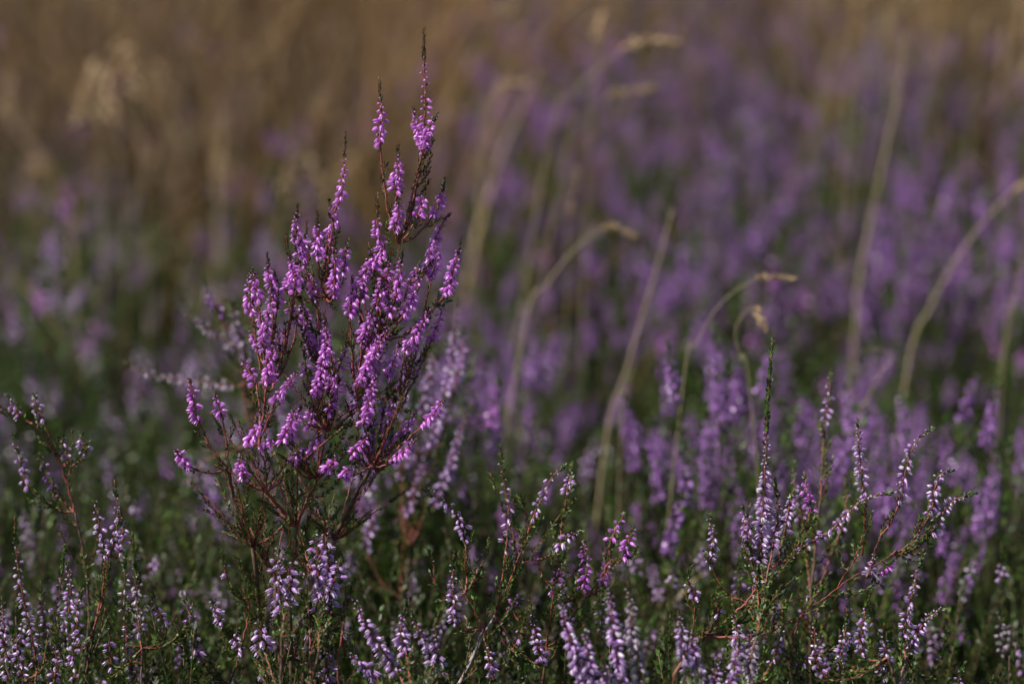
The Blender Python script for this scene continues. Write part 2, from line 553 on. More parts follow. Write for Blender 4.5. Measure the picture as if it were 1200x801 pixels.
ms = [
    ('k4', 0, [(495, 177), (498, 120), (497, 66), (497, 32)], dict(tip=.021, step=.0019, budfrac=.6)),
    ('k4', .006, [(494, 172), (489, 148), (484, 124)], dict(tip=.003)),
    ('k4', -.006, [(497, 172), (504, 150), (513, 132)], dict(tip=.004)),
    ('k4', .01, [(445, 168), (447, 140), (446, 116), (444, 90)], dict(tip=.015, step=.0016)),
    ('k4', -.01, [(464, 224), (466, 200), (467, 163)], dict(tip=.010)),
    ('k4', -.015, [(464, 268), (467, 250), (466, 234)], dict(tip=.001, step=.0009)),
    ('k4', .012, [(508, 253), (516, 235), (521, 208)], dict(tip=.007)),
    ('k4', .02, [(489, 254), (494, 240), (498, 224)], dict(tip=.002)),
    ('k3', .01, [(500, 318), (508, 285), (519, 262), (528, 249)], dict(tip=.004)),
    ('k2', -.01, [(522, 344), (530, 320), (536, 300), (540, 278)], dict(tip=.009)),
    ('m4', .0, [(392, 252), (399, 232), (403, 200), (405, 155)], dict(tip=.015, step=.0017)),
    ('m4', .015, [(384, 280), (391, 262), (395, 245)], dict(tip=.004)),
    ('l3', .0, [(352, 300), (347, 272), (349, 240)], dict(tip=.006)),
    ('m4', -.01, [(372, 300), (373, 275), (371, 245)], dict(tip=.010)),
    ('m4', -.02, [(391, 344), (393, 310), (391, 262)], dict(tip=.018)),
    ('m4', .01, [(402, 318), (405, 300), (409, 278)], dict(tip=.006)),
    ('k3', .01, [(447, 296), (442, 265), (443, 224)], dict(tip=.016, step=.0011)),
    ('k3', .0, [(436, 312), (447, 298), (452, 284)], dict(tip=.002, step=.0009)),
    ('l3', -.01, [(345, 340), (341, 310), (335, 275)], dict(tip=.014)),
    ('l3', -.015, [(320, 340), (316, 320), (313, 295)], dict(tip=.008)),
    ('l3', .0, [(303, 350), (298, 330), (295, 312)], dict(tip=.004)),
    ('l3', .01, [(295, 366), (292, 345), (293, 316)], dict(tip=.006)),
    ('k3', -.012, [(463, 350), (468, 325), (472, 280)], dict(tip=.013, step=.001)),
    ('k2', .01, [(426, 350), (429, 320), (434, 298)], dict(tip=.004, step=.0009)),
    ('l2', -.01, [(312, 414), (309, 395), (316, 365), (317, 330)], dict(tip=.004, step=.001)),
    ('l3', -.01, [(325, 360), (326, 340), (321, 316)], dict(tip=.006, step=.0011)),
    ('l2', -.02, [(313, 446), (316, 425), (322, 408), (317, 395)], dict(tip=.005, step=.0009)),
    ('m4', .005, [(338, 340), (346, 318), (349, 300)], dict(tip=.004)),
    ('l3', .01, [(348, 378), (341, 362), (338, 350)], dict(tip=.001, step=.002)),
    ('m4', .01, [(356, 310), (357, 290), (360, 258)], dict(tip=.010)),
    ('m2', -.02, [(371, 460), (378, 430), (383, 395), (378, 365)], dict(tip=.006, step=.00085)),
    ('m3', .01, [(366, 408), (361, 392), (358, 380)], dict(tip=.003)),
    ('k1', .01, [(410, 368), (412, 348), (413, 322)], dict(tip=.005, step=.0009)),
    ('k2', .01, [(419, 350), (425, 325), (437, 294)], dict(tip=.004, step=.0010)),
    ('k2', .02, [(440, 318), (436, 300), (432, 284)], dict(tip=.006)),
    ('k2', -.01, [(474, 366), (484, 346), (496, 318)], dict(tip=.004, step=.0011)),
    ('q2', .015, [(505, 328), (511, 302), (514, 278)], dict(tip=.004)),
    ('k1', -.01, [(425, 398), (432, 380), (438, 356)], dict(tip=.003, step=.00085)),
    ('q2', -.01, [(476, 410), (486, 394), (498, 374), (504, 358)], dict(tip=.002, step=.0009)),
    ('q2', -.015, [(455, 442), (462, 422), (470, 396)], dict(tip=.004, step=.0009)),
    ('k1', -.02, [(420, 452), (434, 424), (448, 400), (456, 380)], dict(tip=.002, step=.0008)),
    ('k1', -.015, [(428, 440), (437, 415), (444, 392)], dict(tip=.001, step=.0009)),
    ('k1', -.02, [(426, 496), (432, 470), (441, 438)], dict(tip=.001, step=.0008)),
    ('m2', .01, [(414, 480), (424, 462), (432, 444)], dict(tip=.001, step=.001)),
    ('l2', -.02, [(324, 468), (336, 452), (350, 434)], dict(tip=.001, step=.001)),
    ('l2', -.02, [(331, 516), (340, 496), (345, 478)], dict(tip=.001, step=.0008)),
    ('m1', -.02, [(342, 512), (347, 494), (353, 474)], dict(tip=.001, step=.0009)),
    ('l2', -.03, [(290, 519), (300, 505), (309, 494)], dict(tip=.001, step=.0008)),
    ('l2', -.03, [(306, 524), (314, 519), (323, 514)], dict(tip=.001, step=.001)),
    ('m1', -.02, [(358, 533), (368, 521), (377, 507)], dict(tip=.001, step=.0009)),
    ('m1', -.03, [(344, 543), (347, 536), (350, 529)], dict(tip=.001, step=.001)),
    ('m1', -.03, [(380, 551), (388, 544), (396, 535)], dict(tip=.001, step=.0009)),
    ('q1', -.01, [(414, 533), (424, 520), (434, 506)], dict(tip=.001, step=.001)),
    ('q1', .01, [(438, 532), (446, 516), (453, 500)], dict(tip=.001, step=.0011)),
    ('q1', -.02, [(494, 498), (507, 486), (520, 467)], dict(tip=.001, step=.0009)),
    ('q1', .0, [(466, 513), (478, 498), (487, 482)], dict(tip=.001, step=.0009)),
    ('q1', -.02, [(460, 540), (473, 528), (487, 515)], dict(tip=.001, step=.0009)),
    ('q1', -.03, [(404, 556), (407, 552), (412, 548)], dict(tip=.001, step=.001)),
    ('l1', -.02, [(287, 561), (282, 546), (284, 531)], dict(tip=.001, step=.0009)),
    ('ll', .0, [(232, 492), (227, 470), (222, 442)], dict(tip=.002, step=.0011)),
    ('ll', .01, [(260, 488), (256, 476), (251, 460)], dict(tip=.001, step=.0012)),
    ('ll', -.01, [(221, 546), (213, 537), (206, 526)], dict(tip=.001, step=.001)),
    ('l2', .02, [(300, 450), (292, 436), (284, 422)], dict(tip=.001, step=.0014)),
    ('q2', .02, [(505, 400), (516, 372), (520, 345)], dict(tip=.006, step=.0012)),
    ('m2', .02, [(396, 436), (404, 412), (410, 388)], dict(tip=.01, step=.0012, gap=.3)),
    ('m2', .02, [(362, 448), (358, 425), (356, 400)], dict(tip=.01, step=.0014, gap=.4)),
    ('m3', .02, [(370, 350), (366, 325), (364, 305)], dict(tip=.01)),
]
_k = ['m3', 'm4', 'k1', 'k2', 'k3', 'l2', 'l3', 'q2', 'm2', 'q1']
for q in range(52):
    nk = _k[int(rng.integers(len(_k)))]
    nx, ny = main_nodes[nk][:2]
    hgt = rng.uniform(35, 110)
    slope = (nx - 385) / 220.0 + rng.normal(0, .12)
    tx, ty = nx + slope * hgt + rng.normal(0, 14), ny - hgt
    if ty < 275 or tx < 290 or tx > 525: continue
    fl = rng.uniform(22, 48)
    ms.append((nk, float(rng.uniform(-.01, .05)), [(tx - slope * fl, ty + fl), (tx - slope * fl * .4, ty + fl * .5), (tx, ty)], dict(tip=float(rng.uniform(.003, .012)), step=.0012)))
# leafy shoots without flowers, inside the crown and round its foot
for q in range(66):
    nk = ['c', 's1', 's2', 'l1', 'm1', 's3', 's4', 'ml'.replace('ml', 'm2'), 's1', 's2', 'q1'][q % 11]
    nx, ny = main_nodes[nk][:2]
    a_, l_ = rng.uniform(-1.1, 1.1), rng.uniform(35, 120)
    tx, ty = nx + math.sin(a_) * l_, ny - math.cos(a_) * l_
    ms.append((nk, float(rng.uniform(-.03, .04)), [((nx + tx) / 2, (ny + ty) / 2), (tx, ty)], dict(gap=1.0, tip=.010, leafsize=.0026, leafstep=.003, leaf='green' if q % 3 else 'dark_green')))
hand_plant('heather_plant', 'tallest heather plant, sharp magenta spikes on branching red stems, left of centre', 'heather',
           main_nodes, ms, petal='magenta', rw=.0022, leaf='dark_green', side=.35, fsize=.0043, out=.0012, step=.00088, leafsize=.0028, leafstep=.0020)

# little bare and leafy twigs around the foot of it are part of the plants below -------------------
def fan(x, y, n, wx, h, dsp, hsp=.25, lean=0.0):
    """flower spikes fanned round a node for the looser plants"""
    out = []
    return out

PL = dict(petal='lilac', step=.0017, budfrac=.3, fsize=.0040)
# centre plant with the grey stem
hand_plant('heather_plant', 'heather with a bare grey stem and three arching sparse lilac spikes, bottom centre', 'heather',
    {'r': (535, 806, D0 - .01, None), 'a': (580, 720, D0, 'r'), 'b': (606, 660, D0 + .005, 'a'), 'c': (617, 604, D0 + .01, 'b'),
     'd': (566, 735, D0 - .015, 'r'), 'e': (545, 695, D0 - .015, 'd'), 'f': (630, 655, D0, 'b')},
    [('a', .0, [(593, 643), (596, 600), (590, 560), (586, 521)], dict(step=.0026)),
     ('e', .0, [(545, 632), (537, 606), (520, 588), (495, 571)], dict(step=.0014, tip=.003)),
     ('a', .0, [(625, 606), (637, 580), (648, 558), (664, 544)], dict(step=.0018, tip=.004)),
     ('f', .0, [(652, 644), (664, 630), (684, 621)], dict(step=.0015, tip=.003)),
     ('d', -.02, [(534, 730), (532, 700), (531, 666), (531, 645)], dict(step=.0013, tip=.011)),
     ('d', -.02, [(578, 796), (574, 765), (571, 738)], dict(step=.0013)),
     ('a', -.02, [(634, 778), (627, 740), (620, 702)], dict(step=.0014)),
     ('b', .01, [(604, 640), (600, 615), (606, 600)], dict(gap=.7)),
     ('c', .01, [(612, 590), (608, 585), (606, 580)], dict(gap=.8)),
     ('e', .01, [(560, 668), (570, 650), (572, 630)], dict(gap=.85)),
     ('f', .01, [(655, 690), (672, 670), (690, 655)], dict(gap=.85)),
     ('e', -.02, [(512, 690), (508, 660), (500, 640)], dict(gap=.9)),
     ('a', -.02, [(600, 760), (612, 735), (616, 715)], dict(gap=.7)),
    ], wood='greystem', rw=.0013, **PL)
MG = dict(petal='magenta', step=.0013, fsize=.0042)
hand_plant('heather_plant', 'small bright magenta heather spikes on a red slanting twig, bottom centre', 'heather',
    {'r': (640, 760, D0 + .03, None), 'a': (690, 697, D0 + .03, 'r'), 'b': (716, 655, D0 + .03, 'a')},
    [('r', .02, [(683, 690), (686, 660), (684, 632)], dict(step=.0009, tip=.001)),
     ('b', .0, [(730, 652), (738, 630), (743, 616)], dict(tip=.001)),
     ('a', .03, [(648, 692), (655, 675), (660, 660)], dict(step=.0012, tip=.001)),
     ('a', .03, [(706, 684), (710, 668), (712, 650)], dict(step=.0012, tip=.001)),
     ('b', .03, [(716, 632), (726, 612), (732, 600)], dict(step=.0018, tip=.002)),
     ('r', .03, [(600, 710), (606, 704), (612, 698)], dict(step=.0015, tip=.001)),
     ('r', .03, [(664, 580), (668, 560), (670, 540)], dict(petal='lilac', gap=.3)),
    ], rw=.0012, **MG)
# right-hand plant with long arching branches
hand_plant('heather_plant', 'spreading heather with long arching red branches and curled lilac tips, lower right', 'heather',
    {'r': (790, 790, D0 - .01, None), 'a': (822, 745, D0, 'r'), 'b': (875, 706, D0, 'a'), 'c': (906, 664, D0, 'b'), 'd': (956, 634, D0, 'c'),
     'a2': (896, 743, D0 - .01, 'a'), 'b2': (938, 722, D0 - .01, 'a2'), 'c2': (980, 690, D0 - .005, 'b2'), 'd2': (1017, 667, D0, 'c2'),
     'e2': (1032, 627, D0, 'd2'), 'f2': (1043, 650, D0, 'd2'), 'g': (1010, 650, D0 + .03, 'c2')},
    [('c', .0, [(935, 645), (975, 620), (1011, 586), (1048, 576)], dict(step=.0020, tip=.004)),
     ('e2', .0, [(1055, 585), (1062, 548), (1072, 520), (1095, 498)], dict(step=.0018, tip=.006)),
     ('f2', .0, [(1090, 602), (1095, 575), (1102, 556), (1118, 550)], dict(step=.0013, tip=.003)),
     ('f2', .0, [(1090, 627), (1103, 603), (1118, 586), (1145, 577)], dict(step=.0012, tip=.006)),
     ('g', .01, [(1013, 584), (1008, 540), (1005, 490)], dict(step=.0014, tip=.003, fsize=.0042)),
     ('c', .0, [(880, 638), (877, 612), (868, 590)], dict(step=.0013, tip=.002)),
     ('b', .0, [(832, 660), (836, 630), (830, 600)], dict(step=.0011, tip=.003)),
     ('d2', -.01, [(1017, 675), (1022, 662), (1026, 650)], dict(step=.0012, tip=.001)),
     ('d2', -.01, [(1034, 672), (1040, 665), (1043, 658)], dict(step=.0010, tip=.001, petal='magenta')),
     ('a', .01, [(888, 700), (882, 690), (884, 680)], dict(step=.0012, tip=.001)),
     ('c', .03, [(920, 622), (924, 597), (930, 572)], dict(step=.0012, tip=.004)),
     ('c', .03, [(950, 600), (945, 575), (942, 553)], dict(step=.0013, tip=.003, petal='magenta')),
     ('b2', -.01, [(955, 700), (965, 685), (970, 676)], dict(gap=.7)),
     ('a2', -.01, [(905, 700), (912, 720), (930, 695)], dict(gap=.7)),
     ('a', -.01, [(842, 720), (838, 700), (846, 682)], dict(gap=.5)),
     ('r', -.01, [(815, 700), (806, 680), (812, 660)], dict(gap=.4)),
     ('f2', .0, [(1075, 640), (1085, 632), (1092, 640)], dict(gap=.8)),
     ('b2', -.01, [(930, 780), (960, 765), (990, 757)], dict(gap=.6)),
    ], rw=.0017, wood='redstem', **PL)
hand_plant('heather_plant', 'tall green leafy heather shoot with thick lilac spike, lower right of centre', 'heather',
    {'r': (882, 800, D0 - .05, None), 'a': (888, 740, D0 - .04, 'r')},
    [('a', .02, [(890, 685), (893, 620), (897, 540), (900, 470), (905, 398)], dict(step=.0011, tip=.060, leafsize=.004, fsize=.0046)),
     ('a', .02, [(884, 660), (872, 620), (880, 590)], dict(step=.0014)),
     ('a', .02, [(905, 640), (912, 600), (908, 560)], dict(step=.0014, leafsize=.004)),
     ('r', .0, [(868, 770), (862, 735), (858, 700)], dict(step=.0014)),
     ('r', .0, [(905, 775), (915, 745), (918, 715)], dict(step=.0014)),
     ('r', .0, [(885, 790), (880, 750), (884, 715)], dict(step=.0012)),
    ], rw=.0014, **PL)
hand_plant('heather_plant', 'heather with a rigid beaded spike above the long arching branches, lower right', 'heather',
    {'r': (950, 700, D0 + .08, None), 'a': (962, 580, D0 + .08, 'r')},
    [('a', .02, [(966, 506), (970, 470), (975, 432)], dict(step=.0022, tip=.006)),
     ('r', .03, [(940, 610), (932, 575), (930, 540)], dict(step=.0016)),
     ('r', .03, [(985, 620), (992, 590), (990, 560)], dict(step=.0018, gap=.3)),
    ], rw=.0013, **PL)
hand_plant('heather_plant', 'upright lilac heather tuft with a hooked spike, bottom right', 'heather',
    {'r': (1050, 805, D0 - .03, None), 'a': (1062, 770, D0 - .02, 'r'), 'b': (1040, 770, D0 - .03, 'r')},
    [('a', .0, [(1059, 745), (1068, 700), (1082, 643)], dict(step=.0015, tip=.010)),
     ('a', .0, [(1064, 766), (1075, 740), (1092, 720), (1112, 711)], dict(step=.0011, tip=.004)),
     ('a', .01, [(1092, 790), (1105, 765), (1110, 732)], dict(gap=.7, tip=.02)),
     ('b', -.01, [(1010, 765), (1012, 725), (1020, 690)], dict(step=.0014)),
     ('b', -.01, [(985, 780), (990, 745), (992, 712)], dict(step=.0014)),
     ('b', -.02, [(965, 790), (955, 750), (957, 715)], dict(step=.0014, gap=.2)),
     ('b', -.02, [(1035, 790), (1038, 760), (1036, 730)], dict(step=.0012)),
    ], rw=.0014, **PL)
# bottom middle: three pale plants under the tall one
BIG = dict(petal='lilac', step=.0015, fsize=.0056, budfrac=.15, out=.0025)
hand_plant('heather_plant', 'pale heather spike of large lilac bells, directly below the tall magenta plant', 'heather',
    {'r': (329, 806, D0 - .06, None), 'a': (330, 745, D0 - .06, 'r')},
    [('a', .0, [(331, 714), (325, 680), (327, 642)], dict(tip=.001)),
     ('r', .0, [(310, 760), (307, 745), (304, 730)], dict(tip=.001)),
     ('a', .0, [(335, 708), (340, 680), (334, 655)], dict(tip=.001, gap=.2)),
     ('r', .01, [(312, 790), (318, 770), (316, 760)], dict(gap=.95, leafsize=.004))],
    rw=.0013, wood='brownstem', **BIG)
hand_plant('heather_plant', 'full pale heather spike with a green hooked tip, below the tall magenta plant', 'heather',
    {'r': (363, 806, D0 - .05, None), 'a': (374, 760, D0 - .05, 'r')},
    [('a', .0, [(377, 715), (373, 670), (370, 622)], dict(tip=.001)),
     ('a', .01, [(388, 710), (386, 670), (382, 627), (390, 608), (400, 592)], dict(tip=.018)),
     ('a', .0, [(382, 700), (394, 675), (398, 655)], dict(tip=.001)),
     ('r', .01, [(386, 800), (384, 780), (390, 757)], dict(tip=.001)),
     ('r', .01, [(360, 690), (355, 660), (352, 635)], dict(petal='faded', gap=.3)),
     ('r', .0, [(368, 760), (362, 742), (357, 715)], dict(petal='faded', gap=.3))],
    rw=.0013, **BIG)
hand_plant('heather_plant', 'thin orange stemmed heather with tiny sparse buds, below the tall magenta plant', 'heather',
    {'r': (398, 806, D0 - .03, None), 'a': (400, 745, D0 - .03, 'r')},
    [('a', .0, [(404, 712), (405, 685), (404, 665)], dict(gap=.3, tip=.002)),
     ('a', .0, [(412, 770), (416, 745), (414, 725)], dict(gap=.8, tip=.005))],
    rw=.0009, wood='redstem', petal='lilac', fsize=.0036, step=.002)
hand_plant('heather_plant', 'soft lilac heather spikes leaning left in a diagonal row, bottom centre', 'heather',
    {'r': (470, 815, D0 - .12, None), 'a': (478, 800, D0 - .12, 'r')},
    [('a', .0, [(466, 788), (440, 750), (426, 725), (414, 700)], dict(tip=.001)),
     ('a', .0, [(476, 765), (470, 740), (474, 712)], dict(tip=.002)),
     ('a', .0, [(508, 775), (494, 745), (482, 715)], dict(tip=.006)),
     ('r', .0, [(442, 795), (426, 780), (408, 765)], dict(tip=.001)),
     ('a', .0, [(515, 790), (510, 760), (512, 735)], dict(tip=.006))],
    rw=.0013, petal='lilac', fsize=.0048, step=.0012)
hand_plant('heather_plant', 'close blurred pale lilac heather spikes at the bottom edge beside the magenta twig', 'heather',
    {'r': (690, 830, D0 - .26, None), 'a': (690, 815, D0 - .26, 'r')},
    [('a', .0, [(685, 810), (672, 760), (655, 700)], dict(tip=.003)),
     ('a', .0, [(692, 815), (690, 775), (684, 730)], dict(tip=.003)),
     ('a', .0, [(728, 810), (722, 760), (715, 700), (718, 680)], dict(tip=.006)),
     ('a', .0, [(750, 810), (742, 740), (735, 680)], dict(tip=.004, petal='faded')),
     ('r', .0, [(700, 815), (708, 790), (706, 765)], dict(tip=.006))],
    rw=.0013, petal='lilac', fsize=.0048, step=.0010)
hand_plant('heather_plant', 'close blurred lilac heather clump at the bottom edge under the leafy green shoot', 'heather',
    {'r': (800, 830, D0 - .2, None), 'a': (812, 812, D0 - .2, 'r')},
    [('a', .0, [(808, 790), (800, 755), (795, 715)], dict(tip=.003)),
     ('a', .0, [(822, 800), (815, 770), (806, 735)], dict(tip=.003)),
     ('a', .0, [(855, 800), (862, 775), (868, 745)], dict(tip=.004)),
     ('a', .0, [(870, 810), (880, 770), (890, 735)], dict(tip=.004, petal='faded')),
     ('a', .0, [(835, 815), (838, 795), (842, 770)], dict(tip=.004))],
    rw=.0013, petal='lilac', fsize=.0046, step=.0010)
# left edge plants
hand_plant('heather_plant', 'heather on a long drooping brown twig with short white-tipped spikes, left edge', 'heather',
    {'r': (105, 720, D0 + .06, None), 'a': (88, 600, D0 + .05, 'r'), 'b': (72, 546, D0 + .05, 'a'), 'c': (38, 496, D0 + .04, 'b'), 'd': (-5, 476, D0 + .04, 'c')},
    [('c', .0, [(22, 486), (14, 474), (8, 460)], dict(tip=.001)),
     ('b', .0, [(50, 490), (43, 475), (40, 462)], dict(tip=.001)),
     ('b', .0, [(80, 540), (76, 525), (72, 508)], dict(tip=.001)),
     ('b', .0, [(100, 532), (97, 520), (95, 508)], dict(tip=.001)),
     ('a', .0, [(32, 568), (24, 540), (16, 508)], dict(tip=.002)),
     ('a', .01, [(70, 580), (56, 560), (46, 530)], dict(tip=.002, petal='violet')),
    ], rw=.0013, **PL)
hand_plant('heather_plant', 'reddish heather stem with fine white-lilac bells, bottom left', 'heather',
    {'r': (98, 806, D0, None), 'a': (112, 730, D0, 'r'), 'b': (128, 650, D0, 'a')},
    [('b', .0, [(130, 644), (138, 610), (134, 562)], dict(tip=.010)),
     ('a', .0, [(122, 650), (116, 615), (110, 586)], dict(tip=.001)),
     ('b', .0, [(140, 650), (144, 625), (140, 600)], dict(tip=.002)),
     ('r', .0, [(76, 752), (82, 705), (80, 655)], dict(tip=.004, step=.0012)),
     ('r', .01, [(64, 740), (70, 690), (75, 636)], dict(tip=.020, gap=.5)),
     ('a', -.01, [(95, 760), (90, 720), (96, 690)], dict(tip=.004)),
    ], rw=.0012, **PL)
hand_plant('heather_plant', 'dense pale lilac heather shoots at the bottom left corner', 'heather',
    {'r': (45, 815, D0 - .02, None), 'a': (42, 790, D0 - .02, 'r')},
    [('a', .0, [(42, 775), (34, 730), (22, 670), (16, 606)], dict(tip=.016)),
     ('a', .01, [(56, 760), (50, 710), (48, 680)], dict(tip=.006)),
     ('a', .0, [(10, 790), (6, 750), (2, 700)], dict(tip=.004, step=.0014)),
     ('a', -.01, [(28, 800), (20, 760), (14, 735)], dict(tip=.004)),
     ('r', -.01, [(62, 800), (66, 770), (62, 745)], dict(tip=.004, gap=.3))],
    rw=.0013, **PL)
hand_plant('heather_plant', 'slender leafy heather with tiny pale buds, between bottom left corner and the tall plant', 'heather',
    {'r': (165, 806, D0 - .01, None), 'a': (166, 760, D0 - .01, 'r')},
    [('a', .0, [(164, 740), (160, 690), (155, 622)], dict(tip=.024, gap=.35, petal='faded')),
     ('a', .0, [(156, 790), (148, 760), (150, 705)], dict(tip=.012, gap=.2)),
     ('a', .02, [(196, 735), (184, 715), (178, 690)], dict(tip=.004)),
     ('a', .02, [(222, 728), (219, 712), (216, 700)], dict(tip=.001, petal='violet')),
     ('a', .0, [(132, 780), (128, 750), (122, 720)], dict(tip=.008, gap=.3))],
    rw=.0011, **PL)
hand_plant('heather_plant', 'dim lilac heather with dark red twigs, low beside the foot of the tall plant', 'heather',
    {'r': (268, 800, D0 + .02, None), 'a': (282, 760, D0 + .02, 'r'), 'b': (292, 700, D0 + .02, 'a')},
    [('a', .0, [(280, 762), (276, 748), (279, 735)], dict(tip=.001, step=.001)),
     ('a', .0, [(258, 730), (252, 715), (248, 700)], dict(tip=.001)),
     ('r', .0, [(234, 770), (228, 750), (230, 735)], dict(tip=.004)),
     ('b', .0, [(270, 690), (262, 660), (258, 640)], dict(gap=.9))],
    rw=.0013, petal='lilac', fsize=.0046, step=.0013)
# soft plants just behind the tall one
DB = 1.86
hand_plant('heather_plant', 'pale whitish lilac heather just behind the right side of the tall plant', 'heather',
    {'r': (470, 700, DB, None), 'a': (480, 640, DB, 'r'), 'b': (500, 590, DB, 'a')},
    [('b', .0, [(510, 592), (528, 545), (540, 505), (553, 473)], dict(tip=.006)),
     ('a', .0, [(505, 520), (524, 450), (533, 400), (538, 345)], dict(tip=.006)),
     ('a', .0, [(495, 480), (505, 440), (512, 400)], dict(tip=.006)),
     ('a', .02, [(530, 460), (540, 420), (542, 380)], dict(tip=.006)),
     ('a', .0, [(470, 490), (478, 450), (484, 415)], dict(tip=.006)),
     ('r', .0, [(478, 600), (492, 565), (500, 530)], dict(tip=.006)),
     ('r', .0, [(430, 640), (440, 600), (444, 575)], dict(tip=.004)),
     ('a', .02, [(470, 560), (480, 530), (482, 500)], dict(tip=.004))],
    rw=.0015, petal='lilac', fsize=.0044, step=.0014)
hand_plant('heather_plant', 'faded heather with two spikes slanting left, behind the left side of the tall plant', 'heather',
    {'r': (310, 640, DB, None), 'a': (300, 520, DB, 'r'), 'b': (285, 450, DB, 'a')},
    [('b', .0, [(296, 420), (262, 398), (230, 376), (203, 354)], dict(tip=.004)),
     ('b', .0, [(272, 452), (235, 448), (180, 440), (146, 424)], dict(tip=.004)),
     ('a', .0, [(260, 370), (245, 350), (240, 325)], dict(tip=.004, petal='violet')),
     ('a', .0, [(285, 400), (276, 380), (272, 350)], dict(tip=.004)),
     ('a', .02, [(240, 540), (225, 560), (210, 575)], dict(tip=.004, gap=.3))],
    rw=.0014, petal='faded', fsize=.0044, step=.0016)

# ------------------------------------------------------------------ the field of heather, plant by plant
def tuft_variant(seed, petal, nspk, h, rad, hi, parts, leaf='green', flen=(.045, .085), bloom=1.0, stem='brownstem', nleafy=8):
    """prototype geometry (list of (name, geo, sub geo)) around the origin"""
    global rng
    keep = rng
    rng = np.random.default_rng(seed)
    out = [('leafy_stems', Geo(), None)] if parts else []
    allS, allB = Geo(), Geo()
    for k in range(nspk + nleafy):
        a = rng.uniform(0, 6.283)
        rr = rad * math.sqrt(rng.uniform(.02, 1))
        hh = h * rng.uniform(.72, 1.12) * (1 - .25 * (rr / rad) ** 2)
        dx, dy = math.cos(a), math.sin(a)
        lx, ly = rng.normal(0, .028, 2)
        pts = np.array([(0, 0, 0), (dx * rr * .45, dy * rr * .45, hh * .3), (dx * rr * .85 + lx * .4, dy * rr * .85 + ly * .4, hh * .68), (dx * rr + lx, dy * rr + ly, hh)])
        path = crom(pts, 6)
        gs = Geo() if parts else allS
        gb = Geo() if parts else allB
        L = plen(path)
        if k < nspk:
            fl = min(rng.uniform(*flen), L * .6)
            spike(gs, gb, path, L - fl, tip=rng.uniform(.003, .014), fsize=.0042 if hi else .0050, step=(.0016 if hi else .0017) / bloom, petal=petal,
                  stem=stem, leaf=leaf, r0=.0009, hi=hi, leafstep=.002 if hi else .004, leafsize=.0040 if hi else .0065, sides=4 if hi else 3, out=.0018)
        else:
            path = path * np.array([1, 1, .9])
            L = plen(path)
            tube(gs, path, np.linspace(.0009, .0003, len(path)), M[stem], 3)
            leaves_on(gs, path, L * .1, L, .0012 if hi else .0024, .0044 if hi else .0075, M[leaf], .6)
        # side twigs with leaves
        for q in range(5 if hi else 4):
            s = rng.uniform(.2, .85) * (L - .03)
            p0, t0 = along(path, np.array([s]))
            o = radial(t0, rng.uniform(0, 6.28, 1))[0]
            ln = rng.uniform(.015, .045)
            sp = crom(np.array([p0[0], p0[0] + (o * .6 + t0[0] * .5) * ln * .5, p0[0] + (o * .6 + t0[0] + [0, 0, .3]) * ln * .8]), 4)
            tube(gs, sp, np.linspace(.0005, .0003, len(sp)), M[stem], 3)
            leaves_on(gs, sp, 0, plen(sp), .0012 if hi else .0026, .0040 if hi else .007, M[leaf], .6)
        if parts and k < nspk:
            out.append(('flower_spike', gs, gb))
        elif parts:
            out[0][1].join(gs)
    if not parts:
        out = [('leafy_stems', allS, None), ('blossoms', allB, None)]
    rng = keep
    return out

def make_proto(var):
    e = empty('heather_tuft', (0, 0, 0))
    for name, gs, gb in var:
        o = gs.build(name, e)
        if gb is not None and gb.n:
            gb.build('blossoms', o)
    return e

def copy_tree(o, parent=None):
    c = o.copy()
    COL.objects.link(c)
    c.parent = parent
    for ch in o.children:
        copy_tree(ch, c)
    return c

NEAR = [make_proto(tuft_variant(100 + i, p, n, h, r, True, True, flen=fl, bloom=b, nleafy=nl)) for i, (p, n, h, r, fl, b, nl) in enumerate([
    ('lilac', 5, .31, .07, (.02, .045), .8, 9), ('lilac', 6, .29, .08, (.03, .05), .8, 8), ('faded', 5, .32, .07, (.03, .055), .6, 10), ('violet', 6, .30, .08, (.03, .055), .8, 8)])]
MID = [make_proto(tuft_variant(200 + i, p, n, h, r, False, False, flen=fl, bloom=b, leaf=lf, nleafy=nl)) for i, (p, n, h, r, fl, b, lf, nl) in enumerate([
    ('violet', 17, .34, .10, (.03, .07), 1.1, 'green', 7), ('violet', 23, .36, .10, (.035, .085), 1.2, 'green', 5), ('lilac', 12, .33, .10, (.03, .06), .7, 'green', 10),
    ('violet', 11, .32, .11, (.03, .07), .8, 'dark_green', 12), ('faded', 12, .33, .10, (.03, .07), .6, 'green', 12), ('magenta', 10, .34, .09, (.03, .06), .8, 'green', 12)])]
ORD = 'first second third fourth fifth sixth seventh eighth ninth tenth eleventh twelfth thirteenth fourteenth fifteenth sixteenth seventeenth eighteenth nineteenth twentieth twenty-first twenty-second'.split()
used = set()
def place(protos, i, loc, rz, s, label, group):
    p = protos[i]
    if id(p) in used:
        p = copy_tree(p)
    else:
        used.add(id(p))
    p.location = loc
    p.rotation_euler = (rng.normal(0, .06), rng.normal(0, .06), rz)
    p.scale = (s, s, s)
    tag(p, label, 'heather', group)

def heather_prob(x, y, d):
    """where the heather grows: px, py of the tuft's top"""
    far = 3.0 + 1.55 * math.exp(-((x - 720) / 200.0) ** 2)
    if x > 900: far = 3.5
    if x < 500: far = 3.05
    if 640 < x < 880 and 5.0 < d < 6.6: return .75
    if 300 < x < 480 and 3.3 < d < 4.2: return .35
    return 1.0 if d < far else (0.24 if d < far + 1.2 else 0.0)

